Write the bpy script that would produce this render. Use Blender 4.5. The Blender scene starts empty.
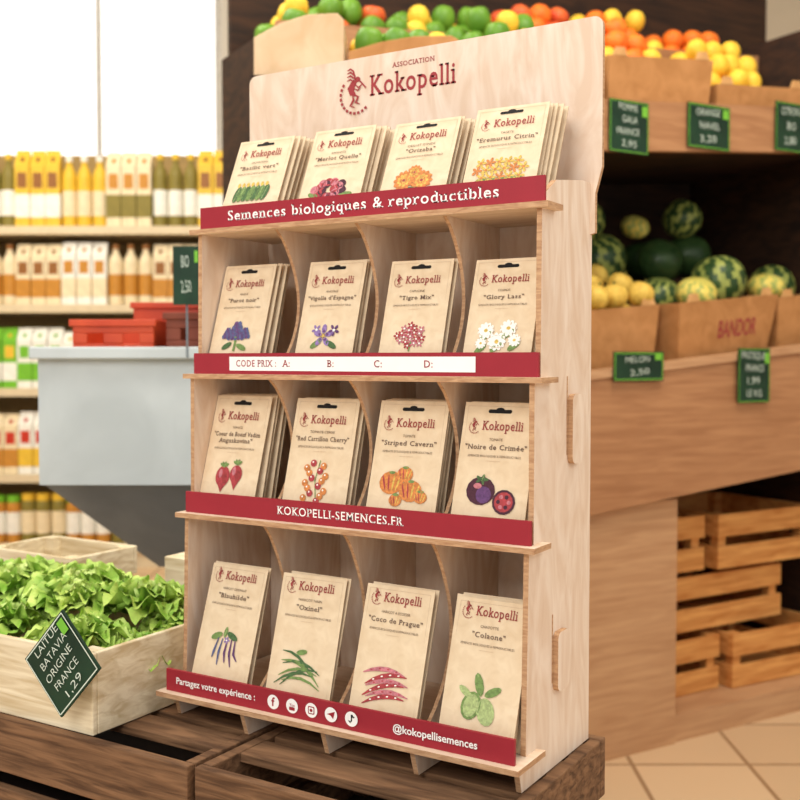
import bpy, bmesh, math, random
from mathutils import Vector, Matrix
random.seed(7)
sc = bpy.context.scene
col = sc.collection
pi = math.pi
CAM = Vector((.4529, -.9437, .432))
YAW = math.radians(31.5)
FW = Vector((-math.sin(YAW), math.cos(YAW), 0)); RT = Vector((math.cos(YAW), math.sin(YAW), 0)); UP = Vector((0, 0, 1))
def W(u, v, h): return CAM + RT*u + FW*v + UP*h
FLOOR = .432-1.05
BASE = -.014

# ------------------------------------------------------------ materials
def nodes_of(name):
    m = bpy.data.materials.new(name); m.use_nodes = True
    nt = m.node_tree
    return m, nt, nt.nodes["Principled BSDF"]
def srgb(r, g, b):
    f = lambda c: (c/255/12.92) if c/255 <= .04045 else ((c/255+.055)/1.055)**2.4
    return (f(r), f(g), f(b), 1)
def mat(name, rgb, rough=.6, var=.08, scale=30, stretch=(1, 1, 1), metal=0, bump=0, rgb2=None, emit=0, spec=.3, dist=.6):
    m, nt, b = nodes_of(name)
    c = srgb(*rgb)
    c2 = srgb(*rgb2) if rgb2 else tuple(max(0, x*(1-var*3)) for x in c[:3])+(1,)
    tc = nt.nodes.new("ShaderNodeTexCoord"); mp = nt.nodes.new("ShaderNodeMapping")
    mp.inputs["Scale"].default_value = stretch
    nz = nt.nodes.new("ShaderNodeTexNoise"); nz.inputs["Scale"].default_value = scale; nz.inputs["Detail"].default_value = 5
    nz.inputs["Distortion"].default_value = dist
    rp = nt.nodes.new("ShaderNodeValToRGB")
    rp.color_ramp.elements[0].position = .34; rp.color_ramp.elements[1].position = .66
    rp.color_ramp.elements[0].color = c2; rp.color_ramp.elements[1].color = c
    nt.links.new(tc.outputs["Object"], mp.inputs["Vector"]); nt.links.new(mp.outputs[0], nz.inputs["Vector"])
    nt.links.new(nz.outputs["Fac"], rp.inputs[0]); nt.links.new(rp.outputs[0], b.inputs["Base Color"])
    b.inputs["Roughness"].default_value = rough; b.inputs["Metallic"].default_value = metal
    b.inputs["Specular IOR Level"].default_value = spec
    if bump:
        bp = nt.nodes.new("ShaderNodeBump"); bp.inputs["Strength"].default_value = bump; bp.inputs["Distance"].default_value = .003
        nt.links.new(nz.outputs["Fac"], bp.inputs["Height"]); nt.links.new(bp.outputs[0], b.inputs["Normal"])
    if emit:
        nt.links.new(rp.outputs[0], b.inputs["Emission Color"]); b.inputs["Emission Strength"].default_value = emit
    return m
PLY = mat("plywood", (238, 218, 197), .6, rgb2=(222, 194, 167), scale=9, stretch=(2, 2, .55), dist=3.5)
PLYH = mat("plywood_shelf", (232, 208, 182), .6, rgb2=(216, 188, 158), scale=9, stretch=(1.2, 9, 9))
PLYE = mat("plywood_edge", (204, 164, 124), .7, rgb2=(172, 128, 92), scale=60, stretch=(1, 1, 6))
RED = mat("red_banner", (156, 38, 50), .5, var=.02)
WHT = mat("white_print", (250, 246, 240), .6, var=.01)
LOGO = mat("logo_red", (164, 60, 62), .6, var=.02)
PAPER = mat("kraft_paper", (232, 210, 176), .75, rgb2=(221, 196, 160), scale=60)
PAPERB = mat("kraft_paper_back", (200, 168, 128), .8, rgb2=(182, 150, 112), scale=60)
inkcols = dict(red=(164, 62, 62), dark=(104, 82, 70), black=(20, 16, 14), purple=(110, 72, 120), violet=(156, 128, 186),  # black serves only as the painted shade of the hang hole
               green=(128, 156, 88), dgreen=(84, 116, 70), orange=(226, 142, 76), yellow=(232, 196, 96), white=(247, 243, 232),
               pink=(212, 130, 138), plum=(84, 44, 58), crimson=(186, 70, 74), lgreen=(184, 202, 134), line=(205, 178, 146), blue=(98, 104, 146))
INK = {}
PMATS = [PAPER, PAPERB]
for i, (k, v) in enumerate(inkcols.items()):
    INK[k] = i+2; PMATS.append(mat("ink_"+k, v, .7, rgb2=tuple(int(c*.80) for c in v), scale=330) if k not in ('black', 'white', 'line', 'dark') else mat("ink_"+k, v, .7, var=.01))
DARKW = mat("dark_crate_wood", (136, 100, 70), .85, rgb2=(84, 58, 38), scale=9, stretch=(1.2, 7, 16), bump=.5)
CSHADE = mat("crate_inside_shade", (46, 32, 24), .9, rgb2=(28, 18, 12), scale=6)  # shade inside the closed crates, put into the colour
LTW = mat("pale_crate_wood", (236, 222, 190), .75, rgb2=(200, 178, 138), scale=8, stretch=(1, 4, 12), bump=.2)
ORW = mat("orange_crate_wood", (230, 168, 96), .7, rgb2=(196, 126, 62), scale=6, stretch=(1, 4, 10), bump=.1)
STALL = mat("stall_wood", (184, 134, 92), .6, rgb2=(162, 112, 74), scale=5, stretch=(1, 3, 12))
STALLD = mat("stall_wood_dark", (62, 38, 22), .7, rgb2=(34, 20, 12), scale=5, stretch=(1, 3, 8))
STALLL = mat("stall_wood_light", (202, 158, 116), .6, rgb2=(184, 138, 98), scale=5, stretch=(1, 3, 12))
CARD = mat("cardboard", (196, 140, 86), .8, rgb2=(176, 122, 70), scale=20)
CARDL = mat("cardboard_inside", (216, 166, 108), .8, rgb2=(196, 146, 90), scale=20)
TANB = mat("tan_board", (226, 196, 160), .8, rgb2=(208, 174, 134), scale=14)
GREY = mat("grey_metal_panel", (200, 208, 208), .5, rgb2=(182, 190, 190), scale=5)
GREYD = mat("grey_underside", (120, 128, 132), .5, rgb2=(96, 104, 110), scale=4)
BOARD = mat("chalkboard_green", (28, 62, 40), .6, rgb2=(16, 42, 28), scale=12)
CHALK = mat("chalk", (215, 228, 212), .8, var=.02)
LIME = mat("lime_tag", (120, 190, 60), .6, var=.03)
TRED = mat("red_plastic", (212, 84, 46), .4, rgb2=(182, 60, 36), scale=8)
TBRN = mat("brown_plastic", (136, 68, 46), .5, rgb2=(108, 50, 34), scale=8)

# ------------------------------------------------------------ mesh builder
class MB:
    def __init__(s): s.v = []; s.f = []; s.m = []
    def add(s, vs, fs, m=0, M=None):
        o = len(s.v)
        s.v += [tuple(M @ Vector(p)) if M else tuple(p) for p in vs]
        for f in fs: s.f.append([o+i for i in f]); s.m.append(m)
    def box(s, x0, x1, y0, y1, z0, z1, m=0, M=None):
        vs = [(x0, y0, z0), (x1, y0, z0), (x1, y1, z0), (x0, y1, z0), (x0, y0, z1), (x1, y0, z1), (x1, y1, z1), (x0, y1, z1)]
        s.add(vs, [(0, 3, 2, 1), (4, 5, 6, 7), (0, 1, 5, 4), (1, 2, 6, 5), (2, 3, 7, 6), (3, 0, 4, 7)], m, M)
    def prism(s, poly, a0, a1, axis='x', m=0, me=None, M=None):
        me = m if me is None else me
        def P(p, a):
            return (a, p[0], p[1]) if axis == 'x' else ((p[0], a, p[1]) if axis == 'y' else (p[0], p[1], a))
        n = len(poly)
        vs = [P(p, a0) for p in poly]+[P(p, a1) for p in poly]
        s.add(vs, [list(range(n))[::-1], list(range(n, 2*n))], m, M)
        o2 = len(s.v)-2*n
        for i in range(n):
            j = (i+1) % n
            s.f.append([o2+i, o2+j, o2+n+j, o2+n+i]); s.m.append(me)
    def lathe(s, prof, n=24, m=0, M=None, mf=None):
        o = len(s.v); k = len(prof)
        vs = []
        for r, z in prof:
            for i in range(n):
                a = 2*pi*i/n; vs.append((r*math.cos(a), r*math.sin(a), z))
        s.add(vs, [], m, M)
        for j in range(k-1):
            for i in range(n):
                i2 = (i+1) % n
                s.f.append([o+j*n+i, o+j*n+i2, o+(j+1)*n+i2, o+(j+1)*n+i]); s.m.append(mf(j, i) if mf else m)
        s.f.append([o+i for i in range(n)][::-1]); s.m.append(m)
        s.f.append([o+(k-1)*n+i for i in range(n)]); s.m.append(m)
    def mesh(s, name, mats, smooth=False):
        me = bpy.data.meshes.new(name); me.from_pydata(s.v, [], s.f)
        for mt in mats: me.materials.append(mt)
        me.polygons.foreach_set("material_index", s.m)
        if smooth: me.polygons.foreach_set("use_smooth", [True]*len(me.polygons))
        me.update()
        bm = bmesh.new(); bm.from_mesh(me)
        if not getattr(s, 'flat', False): bmesh.ops.recalc_face_normals(bm, faces=bm.faces)
        bm.to_mesh(me); bm.free()
        return me
def put(name, me, loc=(0, 0, 0), rz=0, parent=None, label=None, cat=None, group=None, rot=None, bevel=0, kind=None):
    o = bpy.data.objects.new(name, me); col.objects.link(o)
    o.location = loc; o.rotation_euler = rot if rot else (0, 0, rz)
    if parent: o.parent = parent
    if label: o["label"] = label
    if cat: o["category"] = cat
    if group: o["group"] = group
    if kind: o["kind"] = kind
    if bevel:
        b = o.modifiers.new("bevel", 'BEVEL'); b.width = bevel; b.segments = 2; b.limit_method = 'ANGLE'
    return o

# ------------------------------------------------------------ text and flat art
_tc = {}
def text_geo(t, bold=0.0, serif=False):
    k = (t, bold, serif)
    if k in _tc: return _tc[k]
    cu = bpy.data.curves.new("t", 'FONT'); cu.body = t; cu.size = 1; cu.offset = bold; cu.resolution_u = 3
    cu.align_x = 'LEFT'
    if serif: cu.space_character = 1.14
    ob = bpy.data.objects.new("t", cu); col.objects.link(ob)
    dg = bpy.context.evaluated_depsgraph_get(); dg.update()
    me = bpy.data.meshes.new_from_object(ob.evaluated_get(dg))
    vs = [(v.co.x, v.co.y) for v in me.vertices]; fs = [list(p.vertices) for p in me.polygons]
    if serif:
        key = {}; rep = []
        for i, v in enumerate(vs):
            kk = (round(v[0], 4), round(v[1], 4)); rep.append(key.setdefault(kk, i))
        cnt = {}; cen = {}
        for f in fs:
            cy = sum(vs[i][1] for i in f)/len(f)
            for i in range(len(f)):
                e = tuple(sorted((rep[f[i]], rep[f[(i+1) % len(f)]]))); cnt[e] = cnt.get(e, 0)+1; cen[e] = cy
        caps = t.upper() == t
        for e2, c in list(cnt.items()):
            if c != 1: continue
            A, B = vs[e2[0]], vs[e2[1]]
            if abs(A[1]-B[1]) > .012: continue
            L = abs(A[0]-B[0]); y = (A[1]+B[1])/2
            if not .045 < L < .25: continue
            x0, x1 = min(A[0], B[0]), max(A[0], B[0]); e = .07; hh = .068; r = 1
            if cen[e2] > y and y < .08: y0, y1 = y, y+hh
            elif cen[e2] < y and y > .36:
                y0, y1 = y-hh, y
                if not caps and not (y > .6 and t[0] == 'K' and x0 < .6): r = 0
            else: continue
            o = len(vs); vs += [(x0-e, y0), (x1+e*r, y0), (x1+e*r, y1), (x0-e, y1)]; fs.append([o, o+1, o+2, o+3])
    w = (max(v[0] for v in vs)-min(v[0] for v in vs)) if vs else 0
    x0 = min(v[0] for v in vs) if vs else 0
    vs = [(x-x0, y) for x, y in vs]
    bpy.data.objects.remove(ob); bpy.data.curves.remove(cu)
    _tc[k] = (vs, fs, w); return _tc[k]
class Flat:
    """2D drawing on a surface: coordinates (x,z), facing -y"""
    def __init__(s, mb, surf=lambda x, z: 0.0, base=.00025, step=.00012):
        s.mb = mb; s.surf = surf; s.lay = 0; s.base = base; s.step = step
    def poly(s, pts, m, fan=False):
        s.lay += 1; s.raw(pts, [list(range(len(pts)))], m)
    def raw(s, vs, fs, m):
        off = s.base+s.step*min(s.lay, 12)
        s.mb.add([(x, s.surf(x, z)-off, z) for x, z in vs], fs, m)
    def ell(s, cx, cz, rx, rz, m, rot=0, n=14):
        c, sn = math.cos(rot), math.sin(rot)
        s.poly([(cx+rx*math.cos(2*pi*i/n)*c-rz*math.sin(2*pi*i/n)*sn, cz+rx*math.cos(2*pi*i/n)*sn+rz*math.sin(2*pi*i/n)*c) for i in range(n)], m)
    def strip(s, pts, w, m, taper=True):
        n = len(pts); L = []; Rr = []
        for i, p in enumerate(pts):
            a = pts[max(0, i-1)]; b = pts[min(n-1, i+1)]
            dx, dz = b[0]-a[0], b[1]-a[1]; d = math.hypot(dx, dz) or 1
            k = w/2*(math.sin(pi*(i+.35)/(n-.3)) if taper else 1)
            L.append((p[0]-dz/d*k, p[1]+dx/d*k)); Rr.append((p[0]+dz/d*k, p[1]-dx/d*k))
        s.lay += 1
        vs = L+Rr; fs = [[i, i+1, n+i+1, n+i] for i in range(n-1)]
        s.raw(vs, fs, m)
    def flower(s, cx, cz, r, n, m, mc, rot=0):
        for i in range(n):
            a = rot+2*pi*i/n
            s.ell(cx+r*.6*math.cos(a), cz+r*.6*math.sin(a), r*.42, r*.24, m, a, 8); s.lay -= 1
        s.lay += 1; s.ell(cx, cz, r*.25, r*.25, mc, 0, 8)
    def text(s, t, cx, cz, size, m, bold=0, serif=False, align='C', fit=None, rot=0):
        vs, fs, w = text_geo(t, bold, serif)
        size_x = fit/w if fit else size
        ox = {'C': -w/2, 'L': 0, 'R': -w}[align]
        c, sn = math.cos(rot), math.sin(rot)
        s.lay += 1
        P = [((x+ox)*size_x, y*size) for x, y in vs]
        s.raw([(cx+x*c-z*sn, cz+x*sn+z*c) for x, z in P], fs, m)
    def icon(s, cx, cz, k, m):
        """flute player mark, height k"""
        A = lambda pts: [(cx+x*k, cz+z*k) for x, z in pts]
        s.strip(A([(-.02, -.06), (-.11, .0), (-.14, .1), (-.08, .2), (.01, .25)]), .19*k, m)
        s.ell(cx+.04*k, cz+.29*k, .07*k, .06*k, m)
        for a in (.54, .47, .39, .31): s.strip(A([(.0, .31), (-.08, a-.05), (-.15, a), (-.24, a-.03)]), .045*k, m)
        s.strip(A([(.08, .27), (.17, .18), (.27, .07)]), .035*k, m, False)
        s.strip(A([(-.03, .19), (.07, .10), (.17, .17)]), .045*k, m)
        s.strip(A([(-.05, .1), (.05, .04), (.14, .11)]), .035*k, m)
        s.strip(A([(-.05, -.03), (.06, -.1), (.0, -.22), (.11, -.27)]), .065*k, m)
        s.strip(A([(-.09, -.03), (-.06, -.16), (-.15, -.28), (-.03, -.33)]), .065*k, m)
        for q in range(140, 320, 15):
            a = math.radians(q); b = math.radians(q+9)
            s.strip([(cx+k*.41*math.cos(a), cz+k*(-.05+.41*math.sin(a))), (cx+k*.41*math.cos(b), cz+k*(-.05+.41*math.sin(b)))], .06*k, m, False); s.lay -= 1

def rounded(x0, x1, z0, z1, r, n=6, corners=(1, 1, 1, 1)):
    pts = []
    for (cx, cz, a0), on in zip(((x1-r, z1-r, 0), (x0+r, z1-r, 90), (x0+r, z0+r, 180), (x1-r, z0+r, 270)), corners):
        if on:
            for i in range(n+1):
                a = math.radians(a0+90*i/n); pts.append((cx+r*math.cos(a), cz+r*math.sin(a)))
        else:
            sx = 1 if a0 in (0, 270) else -1; sz = 1 if a0 in (0, 90) else -1
            pts.append((cx+sx*r, cz+sz*r))
    return pts
# ------------------------------------------------------------ DISPLAY STAND
stand = put("seed_display_stand", None, label="pale plywood tiered seed stand with red banners on wooden crates", cat="display stand")
XL, XR = -.468, 0.0
YB = .2185
SZ = [.588, .406, .232, .0145]
SY = [.070, .056, .040, .004]
T = .006
PF = [.088, .078, .0615, .0495]
def side_profile():
    p = [(YB, BASE), (YB, .632), (YB-.03, .632), (.115, .622), (PF[0], .606), (PF[0], SZ[0])]
    p += [(PF[1], SZ[0]), (PF[1]-.002, SZ[1]), (PF[2], SZ[1]), (PF[2]-.001, SZ[2]), (PF[3], SZ[2]), (PF[3]-.006, SZ[3]), (.026, SZ[3]), (.034, BASE)]
    return p
for x in (XL-.006, XR-.006):
    mb = MB(); mb.prism(side_profile(), x, x+.006, 'x', 0, 1)
    put("side_panel", mb.mesh("side_panel", [PLY, PLYE]), parent=stand)
mb = MB()
LL = -.500
top = rounded(LL, .014, .65, .820, .011, corners=(1, 1, 0, 0))
poly = [(XL+.001, BASE), (-.0065, BASE), (-.0065, .572), (.006, .575), (.006, .62), (.014, .65)] + top[:14] + [(LL, .65), (XL-.010, .62), (XL-.010, .575), (XL+.001, .572)]
mb.prism(poly, YB-.006, YB, 'y', 0, 1)
fl = Flat(mb, lambda x, z: YB-.006)
lc = 2
fl.text("Kokopelli", -.238, .7695, .037, lc, bold=.014, serif=True, fit=.126)
fl.text("ASSOCIATION", -.236, .8005, .0085, lc, bold=.01, serif=True, fit=.062)
fl.icon(-.322, .776, .058, lc)
put("back_panel", mb.mesh("back_panel", [PLY, PLYE, LOGO]), parent=stand)
for i in range(4):
    mb = MB(); z = SZ[i]; y0 = SY[i]; ym = PF[i]+.022
    pl = [(XL-.014, y0), (XR+.010, y0), (XR+.010, ym), (XR-.0062, ym), (XR-.0062, YB-.0062), (XL+.0062, YB-.0062), (XL+.0062, ym), (XL-.014, ym)]
    mb.prism(pl, z, z+T, 'z', 0, 1)
    put("shelf", mb.mesh("shelf", [PLYH, PLYE]), parent=stand)
LY = [.082, .068, .051, .014]
for i in range(4):
    mb = MB(); y0 = LY[i]; z0 = SZ[i]+T; z1 = z0+[.0285, .026, .026, .027][i]
    x0, x1 = XL-.006, XR+.001
    mb.box(x0, x1, y0, y0+.004, z0, z1, 0)
    fl = Flat(mb, lambda x, z: y0)
    zc = (z0+z1)/2
    if i == 0:
        fl.text("Semences biologiques & reproductibles", -.240, zc-.0045, .0180, 1, bold=.010, serif=True, fit=.376)
    elif i == 1:
        fl.poly([(-.415, zc-.0085), (-.072, zc-.0085), (-.072, zc+.0085), (-.415, zc+.0085)], 1)
        fl.text("CODE PRIX :", -.373, zc-.0035, .0115, 0, bold=.010, serif=True, fit=.062)
        for q, xx in (("A:", -.327), ("B:", -.262), ("C:", -.196), ("D:", -.130)):
            fl.text(q, xx, zc-.0035, .0115, 0, bold=.004, serif=True)
    elif i == 2:
        fl.text("KOKOPELLI-SEMENCES.FR", -.240, zc-.0045, .0140, 1, bold=.008, serif=True, fit=.176)
    else:
        fl.text("Partagez votre expérience :", -.457, zc-.003, .0115, 1, bold=.015, serif=False, align='L', fit=.124)
        for q in range(5):
            cx = -.306+.0275*q
            fl.ell(cx, zc, .0084, .0084, 1, n=24)
            if q == 0: fl.text("f", cx, zc-.0045, .014, 0, bold=.03)
            if q == 1: fl.text("You", cx, zc-.0003, .0045, 0, bold=.02); fl.poly(rounded(cx-.004, cx+.004, zc-.005, zc-.001, .001, 3), 0)
            if q == 2:
                fl.poly(rounded(cx-.0045, cx+.0045, zc-.0045, zc+.0045, .0015, 3), 0); fl.poly(rounded(cx-.0033, cx+.0033, zc-.0033, zc+.0033, .001, 3), 1)
                fl.ell(cx, zc, .002, .002, 0)
            if q == 3: fl.poly([(cx-.0055, zc), (cx+.0055, zc+.0042), (cx+.003, zc-.0045), (cx-.0005, zc-.001)], 0)
            if q == 4: fl.strip([(cx+.0003, zc+.005), (cx+.0003, zc-.002), (cx-.0015, zc-.0038), (cx-.0035, zc-.002)], .0018, 0, False); fl.strip([(cx+.0008, zc+.005), (cx+.002, zc+.0028), (cx+.0042, zc+.002)], .0018, 0, False)
        fl.text("@kokopellisemences", -.040, zc-.0035, .0118, 1, bold=.018, serif=False, align='R', fit=.102)
    put("banner", mb.mesh("banner", [RED, WHT]), parent=stand, label="red banner strip with white lettering")
CW = (XR-XL)/4
for lv in (1, 2, 3):
    zt = SZ[lv-1]; zb = SZ[lv]+T
    yt = SY[lv-1]+.010 if lv < 3 else SY[lv-1]+.012
    yf = LY[lv]+.006
    belly = yt+.045
    pts = []
    n = 16
    for k in range(n+1):
        t = k/n; z = zb+(zt-zb)*t
        w = math.sin(pi*t)**.75
        y = (yf+(yt-yf)*t)*(1-w)+belly*w
        pts.append((y, z))
    poly = [(YB-.0065, zb)]+pts+[(YB-.0065, zt)]
    for k in (1, 2, 3):
        mb = MB(); x = XL+CW*k; mb.prism(poly, x-.0022, x+.0022, 'x', 0, 1)
        put("divider", mb.mesh("divider", [PLY, PLYE]), parent=stand)
for k in (1, 2, 3):
    mb = MB(); x = XL+CW*k
    mb.prism([(.020, BASE), (YB-.007, BASE), (YB-.007, SZ[3]), (.010, SZ[3])], x-.0030, x+.0030, 'x', 0, 1)
    put("foot", mb.mesh("foot", [PLY, PLYE]), parent=stand)
for (y, z0, z1) in ((.165, .315, .392), (.128, .07, .135)):
    mb = MB(); mb.prism([(y+(a*1), b) for a, b in rounded(-.016, .016, z0, z1, .008)], .0002, .0065, 'x', 0, 1)
    put("joint_tab", mb.mesh("joint_tab", [PLY, PLYE]), parent=stand)
    mb = MB(); mb.box(0.0001, .0008, y-.0185, y-.0172, z0+.01, z1+.02, 0)
    put("slot", mb.mesh("slot", [PLYE]), parent=stand, label="narrow slot in the plywood side")

# ------------------------------------------------------------ PACKETS
def art(fl, kind, w, h):
    I = INK; E = fl.ell; cz = .325*h
    S = w/.09*.95
    def leaf(x, z, a, L, m):
        fl.ell(x, z, L*S, L*.42*S, I[m], a, 10)
        fl.strip([(x-L*S*.9*math.cos(a), z-L*S*.9*math.sin(a)), (x+L*S*.9*math.cos(a), z+L*S*.9*math.sin(a))], .0006*S, I['lgreen'], False)
    if kind == 'artichoke':
        fl.strip([(0, cz-.022*S), (.001*S, cz-.01*S), (0, cz)], .004*S, I['green'], False)
        leaf(-.014*S, cz-.014*S, .5, .010, 'dgreen'); leaf(.013*S, cz-.016*S, -.4, .010, 'green')
        for ox, sc_ in ((-.016, .6), (.016, .6), (0, 1)):
            for r in range(4):
                for i in range(5-r): E((ox+(i-(4-r)/2)*.0062*sc_)*S, cz+r*.006*sc_*S, .0042*sc_*S, .0058*sc_*S, I['purple' if (i+r) % 2 else 'blue'])
    elif kind == 'violetflower':
        leaf(-.013*S, cz-.012*S, .6, .010, 'green'); leaf(.013*S, cz-.013*S, -.5, .010, 'dgreen')
        fl.flower(-.002*S, cz, .017*S, 5, I['violet'], I['yellow'], .3); fl.flower(-.002*S, cz, .009*S, 5, I['purple'], I['yellow'], .3)
        fl.flower(.014*S, cz+.008*S, .009*S, 5, I['purple'], I['white'], .9); fl.flower(-.015*S, cz+.009*S, .008*S, 5, I['violet'], I['white'], .9)
    elif kind == 'redflowers':
        fl.strip([(0, cz-.022*S), (.002*S, cz)], .002*S, I['green'], False)
        for i in range(20):
            x = .022*math.cos(i*2.4)*(i/20)**.5; z = .016*math.sin(i*2.4)*(i/20)**.5
            fl.flower(x*S, cz+z*S, .0058*S, 5, I['crimson' if i % 2 else 'pink'], I['white'], i)
    elif kind == 'daisies':
        for (x, z, r) in ((-.017, .008, .012), (.014, .011, .012), (0, -.008, .013), (.024, -.006, .009), (-.022, -.010, .008)):
            leaf(x*S, (z-.008)*S+cz, .7, .010, 'green')
            E(x*S, cz+z*S, r*.95*S, r*.7*S, I['line']); fl.flower(x*S, cz+z*S, r*S, 11, I['white'], I['yellow'])
    elif kind == 'beet':
        for x, z, k in ((-.010, -.004, 1), (.012, 0, .85)):
            E(x*S, cz+z*S, .012*k*S, .014*k*S, I['crimson']); fl.poly([((x-.0095*k)*S, cz+(z-.006)*S), ((x+.0095*k)*S, cz+(z-.006)*S), (x*S, cz+(z-.021)*S)], I['crimson'])
            E((x-.004)*S, cz+(z+.004)*S, .003*S, .006*S, I['pink']); E((x+.004)*S, cz+(z-.002)*S, .004*S, .008*S, I['red'])
            for a in (.6, 1.3, 2.0, 2.6): leaf((x+.004*math.cos(a))*S, cz+(z+.014+.002*math.sin(a))*S, a, .0045, 'green')
    elif kind == 'cherry':
        fl.strip([(.004*S, cz+.026*S), (0, cz), (.004*S, cz-.022*S)], .0012*S, I['green'], False)
        for i in range(16):
            z = .022-.0032*i; x = (.0055+.0045*(i % 3))*(1 if i % 2 else -1)
            E(x*S, cz+z*S, .0046*S, .0046*S, I['orange' if i % 3 else 'crimson']); E((x-.001)*S, cz+(z+.0015)*S, .0012*S, .0012*S, I['white'])
    elif kind == 'striped':
        S *= 1.1
        for x, z, r in ((-.014, .004, .015), (.011, -.004, .014), (.002, .014, .010), (.024, -.010, .008), (-.006, -.015, .008)):
            E(x*S, cz+z*S, r*S, r*.86*S, I['orange'])
            for q in (-.6, -.2, .2, .6): E((x+q*r)*S, cz+z*S, r*.07*S, r*.6*S, I['yellow' if q > 0 else 'crimson'], -q*.5)
            leaf(x*S, cz+(z+r*.75)*S, 0, .004, 'green')
    elif kind == 'blacktomato':
        S *= 1.1
        E(-.010*S, cz+.002*S, .017*S, .015*S, I['plum']); E(-.014*S, cz+.007*S, .005*S, .003*S, I['pink']); E(-.006*S, cz-.002*S, .009*S, .009*S, I['purple'])
        for a in range(5): leaf((-.010+.004*math.cos(a*1.256))*S, cz+(.014+.002*math.sin(a*1.256))*S, a*1.256, .004, 'dgreen')
        E(.018*S, cz-.008*S, .013*S, .013*S, I['plum']); E(.018*S, cz-.008*S, .0105*S, .0105*S, I['crimson'])
        for a in range(6): E((.018+.006*math.cos(a*1.047))*S, cz+(-.008+.006*math.sin(a*1.047))*S, .0022*S, .0022*S, I['plum' if a % 2 else 'pink'])
    elif kind == 'beanpurple':
        for x, l in ((-.012, .026), (-.005, .034), (.003, .030), (.010, .034), (.016, .026)):
            fl.strip([(x*S+.002*S, cz+.018*S), (x*1.2*S, cz), ((x*1.5+.002)*S, cz-(l-.018)*S)], .0036*S, I['blue' if x < 0 else 'purple'])
        leaf(-.014*S, cz+.020*S, .4, .010, 'green'); leaf(.012*S, cz+.022*S, -.4, .010, 'dgreen'); leaf(0, cz+.026*S, 1.4, .007, 'green')
        fl.flower(.004*S, cz+.016*S, .005*S, 5, I['violet'], I['white'])
    elif kind == 'beangreen':
        for i, (x, z, a) in enumerate(((-.008, -.008, .25), (-.002, -.002, .1), (.002, .006, -.15), (.004, -.013, -.1), (-.004, .012, -.5), (.006, .002, -.5), (0, -.005, .4), (-.002, .004, -.35))):
            fl.strip([((x+t*.028*math.cos(a))*S, cz+(z+t*.028*math.sin(a)-.008*t*t)*S) for t in (-1, -.5, 0, .5, 1)], .0036*S, I['green' if i % 2 else 'dgreen'])
        leaf(0, cz+.018*S, .2, .008, 'green')
    elif kind == 'beanred':
        for i, (x, z, a) in enumerate(((-.004, .016, .05), (0, .009, .25), (.002, .003, .1), (-.002, -.003, .3), (.004, -.009, .1), (0, -.015, .2))):
            pts = [((x+t*.029*math.cos(a))*S, cz+(z+t*.029*math.sin(a)-.006*t*t)*S) for t in (-1, -.6, -.2, .2, .6, 1)]
            fl.strip(pts, .0056*S, I['crimson' if i % 2 else 'pink'])
            for p in pts[1:5]: E(p[0], p[1], .0018*S, .0009*S, I['white' if i % 2 else 'crimson'], a, 6)
    elif kind == 'chayote':
        leaf(-.002*S, cz+.018*S, 1.9, .013, 'green'); leaf(.016*S, cz+.012*S, .5, .011, 'green'); leaf(-.018*S, cz+.008*S, 2.6, .010, 'lgreen')
        E(-.009*S, cz-.006*S, .012*S, .016*S, I['green'], -.3); E(.010*S, cz-.010*S, .011*S, .015*S, I['lgreen'], .3)
        E(-.009*S, cz-.006*S, .009*S, .013*S, I['lgreen'], -.3)
    elif kind == 'basil':
        for i, x in enumerate((-.024, -.016, -.008, 0, .008, .016, .024)):
            leaf(x*S, cz+.006*S, 1.3, .013, 'green' if i % 2 else 'dgreen'); E(x*S, cz+(.020)*S, .0025*S, .0035*S, I['yellow'])
    elif kind == 'purplered':
        for i in range(18): E(.024*math.cos(i*2.4)*S*(.3+i*.04), cz+.011*math.sin(i*2.4)*S, .0065*S, .006*S, I[('crimson', 'plum', 'pink')[i % 3]])
        leaf(.026*S, cz-.01*S, .2, .01, 'green'); leaf(-.024*S, cz-.008*S, 2.8, .009, 'green')
    elif kind == 'marigold':
        for x, z, r in ((-.013, .003, .015), (.013, .001, .015), (0, .014, .011)):
            fl.flower(x*S, cz+z*S, r*S, 12, I['orange'], I['crimson']); fl.flower(x*S, cz+z*S, r*.65*S, 9, I['yellow'], I['crimson'])
        leaf(0, cz-.012*S, .1, .011, 'dgreen')
    elif kind == 'yellow':
        for i in range(16):
            fl.flower((-.030+.004*i)*S, cz+(.012*math.sin(i*2.1)+.004)*S, .0072*S, 5, I['yellow' if i % 4 else 'orange'], I['orange']); leaf((-.028+.0037*i)*S, cz-.012*S, 1.2, .005, 'green')
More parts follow.
